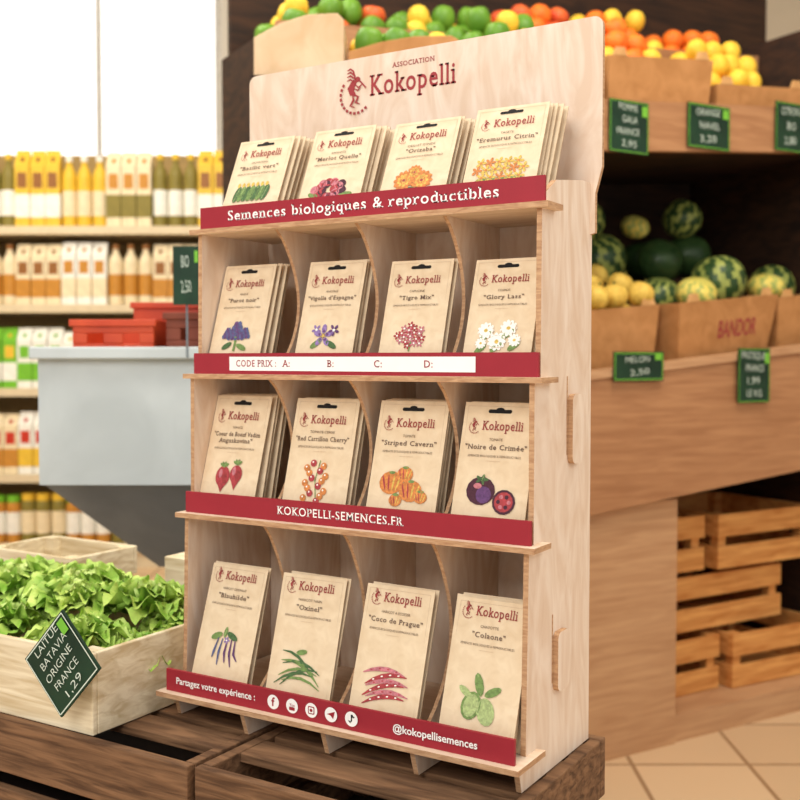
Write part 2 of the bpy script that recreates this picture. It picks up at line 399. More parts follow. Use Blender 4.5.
def packet_mesh(w, h, kind, sub, title, hole=True):
    mb = MB(); nx, nz = 12, 18; b = .0028
    def surf(x, z):
        a = max(0, 1-abs(2*x/w)**3); c = max(0, 1-abs(2*z/h-1)**4)
        return -.0006-b*a*c*(1.1-.5*z/h)
    for side, m in ((1, 0), (-1, 1)):
        vs = []
        for j in range(nz+1):
            for i in range(nx+1):
                x = -w/2+w*i/nx; z = h*j/nz; y = surf(x, z)
                vs.append((x, y*side*(1 if side == 1 else .3), z))
        fs = [[j*(nx+1)+i, j*(nx+1)+i+1, (j+1)*(nx+1)+i+1, (j+1)*(nx+1)+i][::side] for j in range(nz) for i in range(nx)]
        mb.add(vs, fs, m)
    per = [(-w/2+w*i/nx, 0) for i in range(nx)]+[(w/2, h*j/nz) for j in range(nz)]+[(w/2-w*i/nx, h) for i in range(nx)]+[(-w/2, h-h*j/nz) for j in range(nz)]
    n = len(per)
    mb.add([(x, -.0006, z) for x, z in per]+[(x, .0002, z) for x, z in per], [[i, (i+1) % n, n+(i+1) % n, n+i] for i in range(n)], 1)
    fl = Flat(mb, surf, .0003, .00006)
    I = INK
    q = .05*w
    for pts in ([(-w/2+q, q), (-w/2+q, h-q)], [(w/2-q, q), (w/2-q, h-q)], [(-w/2+q, h-q), (w/2-q, h-q)]):
        fl.strip(pts, .0004, I['line'], False)
    top = h
    if hole:
        pts = rounded(-.16*w, .16*w, h*.918, h*.946, h*.0135, 4); fl.poly(pts, I['black']); fl.ell(0, h*.946, .055*w, h*.015, I['black'])  # black shapes paint the shade of the hang hole; no opening is cut
        top = h*.94
    zt = top-.150*h if hole else top-.115*h
    fl.icon(-.315*w, zt+.025*h, .115*h, I['red'])
    fl.text("Kokopelli", .065*w, zt, .165*w, I['red'], bold=.006, serif=True, fit=.55*w)
    fl.text(sub, 0, zt-.080*h, .047*w, I['dark'], fit=min(.42*w, .03*w*len(sub)))
    lines = title.split('|')
    z = zt-.145*h
    for ln in lines:
        fl.text(ln, 0, z, .088*w, I['dark'], bold=.008, serif=True, fit=min(.84*w, .050*w*len(ln))); z -= .055*h
    fl.text("SEMENCES BIOLOGIQUES & REPRODUCTIBLES", 0, z-.002*h, .038*w, I['dark'], fit=.72*w)
    fl.strip([(-.1*w, z-.03*h), (.1*w, z-.03*h)], .0004, I['line'], False)
    art(fl, kind, w, h)
    mb.flat = True
    return mb.mesh("seed_packet", PMATS)
ROWS = [
 [("basil", "AROMATIQUE", "\"Basilic vert\"", "green and yellow herb drawing"), ("purplered", "AMARANTE", "\"Merlot Quelle\"", "purple-red flower drawing"), ("marigold", "OEILLET D'INDE", "\"Orizaba\"", "orange marigold drawing"), ("yellow", "TAGETE", "\"Eremurus Citrin\"", "yellow flower drawing")],
 [("artichoke", "RADIS", "\"Purot noir\"", "purple artichoke drawing"), ("violetflower", "ANCOLIE", "\"Vigolla d'Espagne\"", "violet flower drawing"), ("redflowers", "CAPUCINE", "\"Tigre Mix\"", "small red flowers drawing"), ("daisies", "COSMOS", "\"Glory Lass\"", "white daisies drawing")],
 [("beet", "TOMATE", "\"Coeur de Boeuf Vadim|Anguskovina\"", "two red heart tomatoes drawing"), ("cherry", "TOMATE-CERISE", "\"Red Carrillon Cherry\"", "cherry tomato cluster drawing"), ("striped", "TOMATE", "\"Striped Cavern\"", "striped orange tomatoes drawing"), ("blacktomato", "TOMATE", "\"Noire de Crimée\"", "dark purple tomatoes drawing")],
 [("beanpurple", "HARICOT GRIMPANT", "\"Blauhilde\"", "purple beans drawing"), ("beangreen", "HARICOT NAIN", "\"Oxinel\"", "green beans drawing"), ("beanred", "HARICOT A ECOSSER", "\"Coco de Prague\"", "red speckled beans drawing"), ("chayote", "CHAYOTTE", "\"Colaone\"", "pale green chayote drawing")]]
SIZES = [(.088, .131), (.082, .145), (.090, .151), (.090, .158)]
ZS = [[1, 1, .97, 1], [1.0, .99, .95, .93], [1, .99, .99, .99], [1, 1, 1, .995]]
LEAN = [24, 17, 16, 17]
OFF = [[-.004, .001, .001, -.006], [-.014, .004, .011, .003], [-.012, .004, .006, .002], [.004, .006, .008, .006]]
NPK = [[5, 5, 5, 5], [4, 3, 2, 2], [5, 3, 4, 2], [2, 2, 2, 3]]
for lv in range(4):
    w, h = SIZES[lv]
    for c in range(4):
        kind, sub, title, desc = ROWS[lv][c]
        me = packet_mesh(w, h, kind, sub, title, hole=(lv < 3))
        xc = XL+CW*(c+.5)+OFF[lv][c]
        for k in range(NPK[lv][c]):
            ln = math.radians(LEAN[lv]-k*(.6 if lv else .3)+random.uniform(-.7, .7))
            y = LY[lv]+.0125+k*.0095
            jx = random.uniform(-.002, .002)+(k*(.0012 if OFF[lv][c] < .005 else 0))
            z = SZ[lv]+T+.0008
            o = put("seed_packet", me, (xc+jx, y, z), rot=(-ln, 0, math.radians(random.uniform(-2.5, 2.5))),
                label=("kraft paper seed packet with "+desc) if k == 0 else "kraft seed packet stacked behind one with "+desc, cat="seed packet", group="seed packets on the display stand")
            o.scale = (1, 1, ZS[lv][c])

# ------------------------------------------------------------ CRATES
def crate(name, L, D, H, m, loc, rz, label, cat="crate", nsl=3, th=.010, group=None, closed=False, cham=.02, post=True, g=.012, tilt=0):
    mb = MB(); sh = (H-g*(nsl-1))/nsl
    jr = random.Random(len(bpy.data.objects))
    for i in range(nsl):
        z0 = i*(sh+g); z1 = z0+sh; q = jr.uniform(0, .003)
        mb.box(0, L, q, th, z0, z1); mb.box(0, L, D-th, D, z0, z1)
        mb.box(0, th, th+.0005, D-th-.0005, z0, z1); mb.box(L-th, L, th+.0005, D-th-.0005, z0, z1)
    n = 4
    for i in range(n):
        y0 = th+(D-2*th)*i/n+.003; y1 = th+(D-2*th)*(i+1)/n-.003
        mb.box(th, L-th, y0, y1, 0.002, .010)
    if closed:
        n = 4
        for i in range(n):
            y0 = .062+(D-.062-th)*i/n; y1 = .062+(D-.062-th)*(i+1)/n-.016
            mb.box(th, L-th, y0, y1, H-.012, H-.0005-jr.uniform(0, .001))
        mb.box(th+.001, L-th-.001, th+.001, D-th-.001, H-.14, H-.13, 1)  # near-black sheet, painted shade seen between the top slats
    o = put(name, mb.mesh(name, [m, CSHADE]), loc, rz, label=label, cat=cat, group=group, bevel=.0015)
    if post:
        p = MB(); p.box(0, cham, 0, cham, .0105, H-.0125 if closed else H)
        pm = p.mesh("corner_post", [m])
        for x, y in ((th, th), (L-th-cham, th), (th, D-th-cham), (L-th-cham, D-th-cham)):
            put("corner_post", pm, (x, y, 0), parent=o)
    return o
BH = -FLOOR-.0005+BASE
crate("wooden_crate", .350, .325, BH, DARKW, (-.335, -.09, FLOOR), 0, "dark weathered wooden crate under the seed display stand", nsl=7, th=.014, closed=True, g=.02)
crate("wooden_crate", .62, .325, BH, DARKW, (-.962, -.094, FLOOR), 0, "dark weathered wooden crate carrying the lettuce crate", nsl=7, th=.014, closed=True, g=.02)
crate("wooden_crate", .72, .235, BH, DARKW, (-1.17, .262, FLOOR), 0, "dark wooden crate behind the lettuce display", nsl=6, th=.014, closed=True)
crate("wooden_crate", .46, .29, .098, LTW, (-.960, -.086, BASE), math.radians(.5), "whitewashed low wooden crate filled with lettuces", nsl=1, th=.008)
crate("wooden_crate", .22, .15, .110, LTW, (-1.155, .27, BASE), 0, "pale empty wooden crate behind the lettuces", nsl=2, th=.008)
crate("wooden_crate", .20, .14, .130, LTW, (-.745, .29, BASE), 0, "small pale wooden crate beside the seed stand", nsl=2, th=.012)

# lettuces
LET = mat("lettuce_leaf", (196, 218, 112), .45, rgb2=(124, 170, 58), scale=24, bump=.5)
LETC = mat("lettuce_heart", (222, 234, 158), .5, rgb2=(186, 212, 108), scale=26)
def lettuce_mesh(seed):
    rnd = random.Random(seed); mb = MB()
    N = 20
    for k in range(N):
        ring = k/N; a = k*2.399+rnd.uniform(-.3, .3)
        el = math.radians(8+62*ring+rnd.uniform(-6, 6)); L = .078-.030*ring; wd = .135-.060*ring
        nu, nv = 34, 10; vs = []; ph = rnd.uniform(0, 6); p2 = rnd.uniform(0, 6)
        for j in range(nv+1):
            t = j/nv
            for i in range(nu+1):
                s = (i/nu-.5)*2
                fan = .20+.80*t**.8
                tt = t*(1-.20*s*s)
                edge = t*t
                ang = s*.95*fan
                r = .008+L*tt
                rl = r*(1+.05*edge*math.sin(13*s+ph))
                x0 = rl*math.cos(ang); y0 = rl*math.sin(ang)*wd/.11
                ruff = edge*(.0095*math.sin(13*s+ph+3*t)+.0055*math.sin(26*s+p2+5*t))
                x = x0*math.cos(el)-ruff*math.sin(el)-.016*edge*math.sin(el)
                z = x0*math.sin(el)+ruff*math.cos(el)+.022*t*math.cos(el)-.016*edge*t+.008
                vs.append((x*math.cos(a)-y0*math.sin(a), x*math.sin(a)+y0*math.cos(a), z))
        fs = [[j*(nu+1)+i, j*(nu+1)+i+1, (j+1)*(nu+1)+i+1, (j+1)*(nu+1)+i] for j in range(nv) for i in range(nu)]
        mb.add(vs, fs, 1 if ring > .7 else 0)
    return mb.mesh("lettuce", [LET, LETC], smooth=True)
lms = [lettuce_mesh(i) for i in range(3)]
for i, (x, y, z, s) in enumerate([(-.88, .0, .035, 1.0), (-.75, .0, .04, 1.0), (-.62, .005, .038, .95), (-.552, .03, .035, .65), (-.88, .12, .055, 1.1), (-.75, .125, .062, 1.1), (-.63, .125, .058, 1.05), (-.560, .13, .05, .70), (-.69, .06, .075, .85)]):
    o = put("lettuce", lms[i % 3], (x, y, z), rot=(random.uniform(-.2, .1), random.uniform(-.15, .15), i*1.3), label="frilly pale green lettuce head in the white crate", cat="lettuce", group="lettuces in the crate")
    o.scale = (s, s, s)

# chalk tags
def tag(loc, rz, w, h, lines, roll=0, label="dark green chalkboard price tag with white handwriting", pitch=0, lime=True, border=None, bold=-.010):
    mb = MB(); mb.box(-w/2, w/2, 0, .003, -h/2, h/2, 0)
    fl = Flat(mb, lambda x, z: 0.0, .0004, .0002)
    b = w*.025
    if border is not None:
        for p in ([(-w/2+b, -h/2+b), (w/2-b, -h/2+b)], [(-w/2+b, h/2-b), (w/2-b, h/2-b)], [(-w/2+b, -h/2+b), (-w/2+b, h/2-b)], [(w/2-b, -h/2+b), (w/2-b, h/2-b)]): fl.strip(p, b*.6, border, False)
    n = len(lines); rr = random.Random(n*7)
    for i, t in enumerate(lines):
        fl.text(t, rr.uniform(-.04, .04)*w, h/2-h*(i+.85)/(n+.35), h/(n+1.4), 1, bold=bold, fit=min(w*.78, len(t)*w*.095), rot=rr.uniform(-.06, .09))
    if lime: fl.poly([(w*.32, h*.22), (w*.45, h*.22), (w*.45, h*.42), (w*.32, h*.42)], 2)
    M = Matrix.Translation(loc) @ Matrix.Rotation(rz, 4, 'Z') @ Matrix.Rotation(pitch, 4, 'X') @ Matrix.Rotation(roll, 4, 'Y')
    o = put("price_tag", mb.mesh("price_tag", [BOARD, CHALK, LIME]), label=label, cat="price tag")
    o.matrix_world = M
    return o
tag((-.522, -.108, .076), 0, .094, .086, ["LAITUE", "BATAVIA", "ORIGINE", "FRANCE", "1,29"], roll=math.radians(-46), label="green chalkboard price tag with handwriting hung on the lettuce crate", border=1)

# ------------------------------------------------------------ GREY TROUGH (left)
RZ = YAW
tr = put("produce_trough", None, W(0, 0, -1.05), RZ, label="light grey metal produce trough on a pedestal holding red trays", cat="display counter")
def uvbox(name, m, parent, x0, x1, y0, y1, z0, z1, **k):
    mb = MB(); mb.box(x0, x1, y0, y1, z0, z1); return put(name, mb.mesh(name, [m]), parent=parent, **k)
H0 = 1.05; UE = -.315
mb = MB()
mb.box(-.724, UE, 2.12, 2.135, H0-.255, H0+.02); mb.box(-.724, -.709, 2.1355, 2.62, H0-.255, H0+.02); mb.box(UE-.015, UE, 2.1355, 2.62, H0-.255, H0+.02); mb.box(-.7085, UE-.0155, 2.605, 2.62, H0-.255, H0+.02)
put("basin", mb.mesh("basin", [GREY]), parent=tr)
mb = MB()
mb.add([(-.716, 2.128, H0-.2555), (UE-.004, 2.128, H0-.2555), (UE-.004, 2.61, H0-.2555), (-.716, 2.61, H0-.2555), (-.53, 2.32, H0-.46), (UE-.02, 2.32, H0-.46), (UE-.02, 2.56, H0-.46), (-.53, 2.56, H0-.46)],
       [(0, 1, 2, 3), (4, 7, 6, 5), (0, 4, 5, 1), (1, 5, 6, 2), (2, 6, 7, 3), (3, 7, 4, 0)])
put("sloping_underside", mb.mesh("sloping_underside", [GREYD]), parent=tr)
uvbox("rim", GREY, tr, -.734, UE, 2.096, 2.119, H0-.002, H0+.022, bevel=.003)
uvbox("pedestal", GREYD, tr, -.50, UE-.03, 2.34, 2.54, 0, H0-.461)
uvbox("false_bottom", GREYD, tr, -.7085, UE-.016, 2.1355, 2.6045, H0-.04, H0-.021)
def tray(u0, u1, v0, v1, h0, h1, m, label, name="plastic_tray", cat="tray"):
    mb = MB(); t = .006
    L, D, Hh = u1-u0, v1-v0, h1-h0
    mb.box(0, L, 0, t, 0, Hh*.5); mb.box(0, L, 0, t, Hh*.72, Hh); mb.box(0, .03, 0, t, Hh*.5, Hh*.72); mb.box(L-.03, L, 0, t, Hh*.5, Hh*.72); mb.box(L/2-.02, L/2+.02, 0, t, Hh*.5, Hh*.72)
    mb.box(0, L, D-t, D, 0, Hh); mb.box(0, t, t, D-t, 0, Hh); mb.box(L-t, L, t, D-t, 0, Hh); mb.box(t, L-t, t, D-t, 0, t)
    mb.box(-.006, L+.006, -.006, 0, Hh-.014, Hh); mb.box(-.006, L+.006, D, D+.006, Hh-.014, Hh)
    return put(name, mb.mesh(name, [m]), W(u0, v0, h0), RZ, label=label, cat=cat, bevel=.002)
tray(-.665, -.50, 2.155, 2.37, -.0205, .078, TRED, "red plastic produce tray in the grey trough")
tray(-.475, -.345, 2.155, 2.37, -.0205, .092, TBRN, "brown plastic produce tray in the grey trough")
tray(-.60, -.43, 2.39, 2.57, -.0205, .125, TRED, "red plastic produce tray in the grey trough")
tag(W(-.420, 2.090, .162), RZ, .052, .115, ["BIO", "2,50"], label="small green chalkboard price tag above the grey trough")
uvbox("tag_pole", GREYD, tr, -.422, -.418, 2.0945, 2.0955, H0+.0, H0+.13)

# ------------------------------------------------------------ GONDOLA + GROCERIES
SHW = mat("shelf_white", (222, 204, 170), .5, var=.03)
SHB = mat("shelf_back", (168, 138, 84), .6, var=.05)
gd = put("grocery_shelving", None, W(-2.6, 5.25, -1.05), RZ, label="long pale shelving unit stocked with cartons and jars", cat="shelving")
LV = [.12, .47, .90, 1.315, 1.70]
for z in LV:
    uvbox("shelf_board", SHW, gd, 0, 2.1, 0, .40, z-.04, z)
uvbox("back_board", SHB, gd, 0, 2.1, .401, .43, 0, 2.12)
for x in (-.03, 2.1): uvbox("upright", SHW, gd, x, x+.03, 0, .43, 0, 2.12)
uvbox("plinth", SHW, gd, .001, 2.099, .02, .40, 0, .079)
def cm(n, c, **k): return mat("pack_"+n, c, .45, var=.05, **k)
PC = dict(cream=cm("cream", (240, 222, 184)), green=cm("green", (120, 190, 50)), white=cm("white", (246, 244, 234)), yellow=cm("yellow", (234, 192, 62)),
          brown=cm("brown", (150, 98, 50)), amber=cm("amber", (200, 138, 54)), red=cm("red", (200, 56, 36)), teal=cm("teal", (60, 150, 140)), black=cm("black", (60, 52, 46)), olive=cm("olive", (138, 124, 56)))
def carton(a, b, c, w=.07, h=.26):
    mb = MB(); d = w
    mb.box(-w/2, w/2, -d/2, d/2, 0, h*.8, 0)
    mb.prism([(-d/2, h*.8), (d/2, h*.8), (.002, h*.95), (.002, h), (-.002, h), (-.002, h*.95)], -w/2, w/2, 'x', 0)
    mb.box(-w/2-.0006, w/2+.0006, -d/2-.0006, d/2+.0006, h*.12, h*.42, 1); mb.box(-w/2+.012, w/2-.012, -d/2-.0012, -d/2, h*.5, h*.7, 2)
    mb.lathe([(.010, h*.84), (.010, h*.90)], 10, 2, Matrix.Translation((0, -.018, 0)))
    return mb.mesh("carton", [PC[a], PC[b], PC[c]])
def bottle(a, b, c, r=.036, h=.31):
    mb = MB(); mb.lathe([(r*.9, 0), (r, .01), (r, h*.7), (r*.8, h*.78), (r*.42, h*.86), (r*.40, h*.92)], 16, 0)
    mb.lathe([(r*1.01, h*.15), (r*1.01, h*.5)], 16, 1); mb.lathe([(r*.48, h*.92), (r*.48, h)], 12, 2)
    return mb.mesh("bottle", [PC[a], PC[b], PC[c]])
def jar(a, b, c, r=.036, h=.13):
    mb = MB(); mb.lathe([(r*.9, 0), (r, .008), (r, h*.78), (r*.85, h*.86)], 16, 0); mb.lathe([(r*1.01, h*.2), (r*1.01, h*.65)], 16, 1); mb.lathe([(r*.92, h*.86), (r*.92, h)], 16, 2)
    return mb.mesh("jar", [PC[a], PC[b], PC[c]])
kinds = {4: [("bottle", bottle("yellow", "cream", "white", h=.35)), ("carton", carton("cream", "olive", "amber", h=.37)), ("bottle", bottle("olive", "white", "yellow", h=.36)), ("carton", carton("yellow", "white", "brown", h=.38))],
         3: [("carton", carton("cream", "amber", "brown", h=.30)), ("carton", carton("white", "cream", "amber", h=.31)), ("bottle", bottle("cream", "amber", "brown", h=.30))],
         2: [("carton", carton("white", "green", "green", h=.30)), ("carton", carton("white", "green", "yellow", h=.28)), ("carton", carton("green", "white", "yellow", h=.30))],
         1: [("carton", carton("white", "yellow", "red", h=.31)), ("carton", carton("white", "teal", "green", h=.30)), ("carton", carton("cream", "amber", "red", h=.30))],
         0: [("jar", jar("amber", "white", "green", h=.24)), ("jar", jar("olive", "cream", "yellow", h=.25))]}
LBL = {"bottle": "glass bottle with pale label on the grocery shelf", "carton": "drink carton with coloured band on the grocery shelf", "jar": "jar with label on the grocery shelf"}
for li in range(5):
    for i in range(27):
        nm, me = kinds[li][(i//3) % len(kinds[li])]
        x = .05+i*.0755
        put(nm, me, W(-2.6+x, 5.25+.06+random.uniform(0, .01), -1.05+LV[li]+.0005), RZ+random.uniform(-.03, .03), label=LBL[nm], cat=nm, group="groceries on shelf")

# ------------------------------------------------------------ MARKET STALL (right)
SA = YAW+math.atan2(.505, .863)
SO = W(.475, 2.65, 0)
Sd = Vector((math.cos(SA), math.sin(SA), 0)); Td = Vector((-math.sin(SA), math.cos(SA), 0))
K = .09
def SL(s, t, h): return SO+Sd*s+Td*t+UP*(h+K*s)
st = put("market_stall", None, (SO.x, SO.y, FLOOR), SA, label="tiered brown wooden produce stall with deep counter and upper shelf", cat="market stall")
ZF = 1.05
def sbox(name, m, s0, s1, t0, t1, h0, h1, shear=True, parent=st, **kw):
    mb = MB(); mb.box(s0, s1, t0, t1, h0+ZF, h1+ZF)
    if shear: mb.v = [(x, y, max(z+K*x, 0.001)) for x, y, z in mb.v]
    return put(name, mb.mesh(name, [m]), parent=parent, **kw)
sbox("front_panel", STALL, -.12, 1.1, 0, .03, -.395, -.055)
sbox("counter_rim", STALLL, -.12, 1.1, -.008, .045, -.054, -.034)
sbox("counter_top", STALLL, -.12, 1.1, .046, .75, -.12, -.10)
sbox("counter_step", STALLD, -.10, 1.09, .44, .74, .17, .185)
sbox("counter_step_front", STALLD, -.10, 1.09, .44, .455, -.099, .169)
mb = MB(); mb.box(-.12, .335, .031, .06, 0, ZF-.38); put("leg_panel", mb.mesh("leg_panel", [STALLL]), parent=st)
mb = MB(); mb.box(-.12, -.09, .061, .75, 0, ZF-.14); mb.box(.31, .335, .061, .75, 0, ZF-.125); put("leg_frame", mb.mesh("leg_frame", [STALL]), parent=st)
mb = MB(); mb.box(.336, 1.3, .04, .75, 0, .075); put("plinth", mb.mesh("plinth", [STALLL]), parent=st)
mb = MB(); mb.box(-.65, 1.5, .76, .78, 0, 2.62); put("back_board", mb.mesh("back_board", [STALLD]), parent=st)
sbox("upper_shelf_front", STALL, -.25, 1.1, .06, .085, .525, .655)
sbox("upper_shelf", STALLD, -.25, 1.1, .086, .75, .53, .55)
sbox("top_shelf", STALL, -.65, 1.1, .46, .75, .86, .88)
sbox("top_shelf_front", STALL, -.65, 1.1, .445, .459, .85, .91)
mb = MB(); mb.box(1.1, 1.13, .061, .75, 0, 2.1); put("end_post", mb.mesh("end_post", [STALLD]), parent=st)
mb = MB(); mb.box(-.28, -.251, .061, .44, 0, ZF+.63); put("end_post", mb.mesh("end_post", [STALLD]), parent=st)
mb = MB(); mb.box(-.68, -.651, .46, .75, 0, ZF+.82); put("end_post", mb.mesh("end_post", [STALLD]), parent=st)
def rx(s, t): return SO+Sd*s+Td*t
for (s, t, z, L, n, dr) in ((.37, .14, .0765, .26, 2, .03), (.655, .12, .0765, .40, 2, -.02), (.38, .16, .255, .54, 2, .02), (.345, .15, .434, .22, 2, 0), (.60, .13, .434, .42, 2, .015)):
    p = rx(s, t); crate("wooden_crate", L, .40, .160, ORW, (p.x, p.y, FLOOR+z), SA+dr, "orange pine slatted crate stacked beneath the stall", nsl=n, th=.012, cham=.03, group="crates under the stall", g=.028)

def carton_box(s0, s1, t0, t1, h0, hh, label, txt=None, flare=.015, dr=0):
    mb = MB(); L = s1-s0; D = t1-t0; t = .005; f = flare
    out0 = [(0, 0), (L, 0), (L, D), (0, D)]
    out1 = [(-f, -f), (L+f, -f), (L+f, D+f), (-f, D+f)]
    in0 = [(t, t), (L-t, t), (L-t, D-t), (t, D-t)]; in1 = [(-f+t, -f+t), (L+f-t, -f+t), (L+f-t, D+f-t), (-f+t, D+f-t)]
    V = [(x, y, 0) for x, y in out0]+[(x, y, hh) for x, y in out1]+[(x, y, t) for x, y in in0]+[(x, y, hh) for x, y in in1]
    mb.add(V, [(0, 3, 2, 1)], 0)
    mb.f += [[i, (i+1) % 4, 4+(i+1) % 4, 4+i] for i in range(4)]; mb.m += [0]*4
    mb.f += [[4+i, 4+(i+1) % 4, 12+(i+1) % 4, 12+i] for i in range(4)]; mb.m += [1]*4
    mb.f += [[8+(i+1) % 4, 8+i, 12+i, 12+(i+1) % 4] for i in range(4)]; mb.m += [1]*4
    mb.f += [[8, 9, 10, 11]]; mb.m += [1]
    for x in (.0, L-.05): mb.prism([(x, hh), (x+.05, hh), (x+.04, hh+.022), (x+.01, hh+.022)], -f-.001, -f+.003, 'y', 1)
    if txt:
        fl = Flat(mb, lambda x, z: -f*z/hh, .001, .0004); fl.text(txt, L*.62, hh*.50, hh*.32, 2, bold=.01, fit=L*.45)
    mb.v = [(x, y, z+K*x) for x, y, z in mb.v]
    p = SL(s0, t0, h0)
    return put("cardboard_box", mb.mesh("cardboard_box", [CARD, CARDL, LOGO]), p, SA+dr, label=label, cat="box")
carton_box(-.06, .30, .10, .42, -.098, .215, "brown open cardboard box filled with yellow melons")
carton_box(.37, .73, .07, .36, -.098, .215, "brown cardboard fruit box with faded red print", "BANDOR", dr=.06, flare=.03)
carton_box(.80, 1.08, .10, .42, -.098, .205, "brown cardboard box of melons on the stall counter")
def fruit_mesh(name, r, sq, m, n=20, mf=None, dim=.12, mats=None, ribs=0):
    mb = MB(); prof = []
    k = 12
    for j in range(k+1):
        a = pi*(j+.15)/(k+.3); rr = r*math.sin(a); z = -r*sq*math.cos(a)
        if j > k-3: z -= r*dim*(j-(k-3))/3*.6
        prof.append((rr, z+r*sq))
    mb.lathe(prof, n, 0, None, mf)
    if ribs:
        mb.v = [(x*(1+.03*math.cos(ribs*math.atan2(y, x))), y*(1+.03*math.cos(ribs*math.atan2(y, x))), z) for x, y, z in mb.v]
    return mb.mesh(name, mats or [m], smooth=True)
def stem_mesh(r, h, m):
    mb = MB(); mb.lathe([(r*1.4, 0), (r, h*.4), (r*1.2, h)], 8); return mb.mesh("stem", [m])
STEM = mat("stem_green", (110, 110, 50), .7)
MEL = mat("melon_skin", (236, 200, 92), .6, rgb2=(206, 164, 66), scale=40, bump=.2)
ORG = mat("orange_skin", (244, 130, 40), .5, rgb2=(232, 104, 30), scale=60, bump=.2)
LEM = mat("yellow_fruit_skin", (246, 208, 70), .5, rgb2=(230, 180, 50), scale=30)
APL = mat("red_apple_skin", (206, 50, 36), .4, rgb2=(222, 110, 50), scale=12)
WD = mat("watermelon_dark", (66, 92, 48), .35, rgb2=(40, 64, 32), scale=20)
WL = mat("watermelon_light", (176, 182, 96), .4, rgb2=(146, 156, 76), scale=20)
PS = mat("pale_squash", (234, 214, 110), .5, rgb2=(214, 190, 80), scale=20)
GRN = mat("green_pepper_skin", (116, 160, 46), .4, rgb2=(84, 130, 36), scale=10)
stm = stem_mesh(.003, .012, STEM)
def fruit(me, loc, name, label, cat, group, rot=(0, 0, 0), s=1, top=None):
    o = put(name, me, loc, rot=rot, label=label, cat=cat, group=group); o.scale = (s, s, s)
    if top: put("stem", stm, (0, 0, top), parent=o)
    return o
melm = fruit_mesh("melon", .037, .95, MEL, ribs=10, n=40)
for L in range(2):
    for i in range(12):
        s = .012+.078*(i % 4)+.02*L; t = .145+.085*(i//4)-.02*L
        fruit(melm, SL(s, t, .055+.030*(i//4)+.004*(i % 2)+.058*L), "melon", "small ribbed yellow melon in the cardboard box", "melon", "melons in the box", (random.uniform(-.4, .4), random.uniform(-.4, .4), i), 1, .064)
def wmm(r, a, b, ns, sq=1.0):
    def mf(j, i):
        ang = 2*pi*i/96
        return 1 if math.sin(ns*ang+1.2*math.sin(j*1.9+ns*ang*.3)) > .25 else 0
    return fruit_mesh("watermelon", r, sq, None, n=96, mf=mf, mats=[a, b])
w1 = wmm(.082, WD, WL, 9); w2 = wmm(.075, WD, WD, 8, .95); w3 = wmm(.058, PS, WL, 9, .8)
DG = "dark green watermelon on the stall"; DS = "dark green striped watermelon"; PL = "pale yellow squash with green stripes"
WM = [(w1, .68, .20, .085, "round dark green striped watermelon", 1.0, 1), (w3, .50, .14, .095, PL, 1, 0), (w1, .50, .30, .07, DS, .8, 1), (w3, .86, .20, .09, PL, 1, 0), (w1, .99, .28, .07, DS, .9, 1)]
for i in range(6): WM.append((w2 if i % 3 else w1, .0+.175*i, .535, .192, DG if i % 3 else DS, 1.0, 1))
for i in range(5): WM.append((w1 if i % 2 else w2, .088+.175*i, .665, .200, DS if i % 2 else DG, .88, 1))
for i in range(3): WM.append((w3 if i % 2 else w1, .45+.175*i, .535, .330, PL if i % 2 else DS, .8, 0 if i % 2 else 1))
for i, (m_, s, t, h, lab, sc_, wm) in enumerate(WM):
    fruit(m_, SL(s, t, h), "watermelon" if wm else "squash", lab, "watermelon" if wm else "squash", "melons on the stall", (random.uniform(-.3, .3)+.3, random.uniform(-.3, .3), i*.8), sc_, .14 if m_ is w1 else None)
carton_box(-.24, .10, .12, .42, .552, .21, "brown cardboard box of peppers on the upper shelf")
carton_box(.16, .50, .12, .42, .552, .23, "brown cardboard box of oranges on the upper shelf", dr=-.04)
carton_box(.56, .90, .12, .42, .552, .17, "brown cardboard box of lemons on the upper shelf")
orm = fruit_mesh("orange", .036, .96, ORG); lem = fruit_mesh("lemon", .032, 1.15, LEM); apm = fruit_mesh("apple", .035, .88, APL, dim=.5); grm = fruit_mesh("pepper", .034, 1.2, GRN, dim=.4, ribs=4)
LIB = {'p': (grm, "pepper", "pepper", "glossy green pepper"), 'o': (orm, "orange", "orange", "bright orange fruit"), 'l': (lem, "lemon", "lemon", "yellow lemon"), 'a': (apm, "apple", "apple", "red apple")}
def heap(codes, where, s0, s1, t0, t1, h, r, layers=2, slope=.06):
    n = 0
    for L in range(layers):
        ns = int((s1-s0-L*r)/(2*r)); nt_ = int((t1-t0-L*r)/(2*r))
        for j in range(nt_):
            for i in range(ns):
                me, nm, ct, lb = LIB[codes[(n*7+i//2) % len(codes)]]; n += 1
                fruit(me, SL(s0+r+L*r+i*2*r+random.uniform(-.002, .002), t0+r+L*r+j*2*r, h+L*r*1.5+slope*(j/nt_)), nm, lb+" "+where, ct, nm+"s on the stall", (random.uniform(-.5, .5), random.uniform(-.5, .5), random.uniform(0, 6)), 1, None)
heap("plp", "in a box on the upper shelf", -.22, .08, .14, .40, .70, .037, 3, .12)
heap("ooolo", "in a box on the upper shelf", .18, .48, .14, .40, .71, .038, 3, .12)
heap("llo", "in a box on the upper shelf", .58, .88, .14, .40, .67, .036, 3, .12)
heap("plpa", "heaped on the top tier", -.62, -.25, .465, .74, .881, .037, 2, 0)
heap("lp", "heaped on the top tier", -.24, .06, .465, .74, .881, .037, 2, 0)
heap("aol", "heaped on the top tier", .08, .38, .465, .74, .881, .037, 3, 0)
heap("lo", "heaped on the top tier", .40, .70, .465, .74, .881, .037, 3, 0)
heap("o", "heaped on the top tier", .72, 1.05, .465, .74, .881, .038, 2, 0)
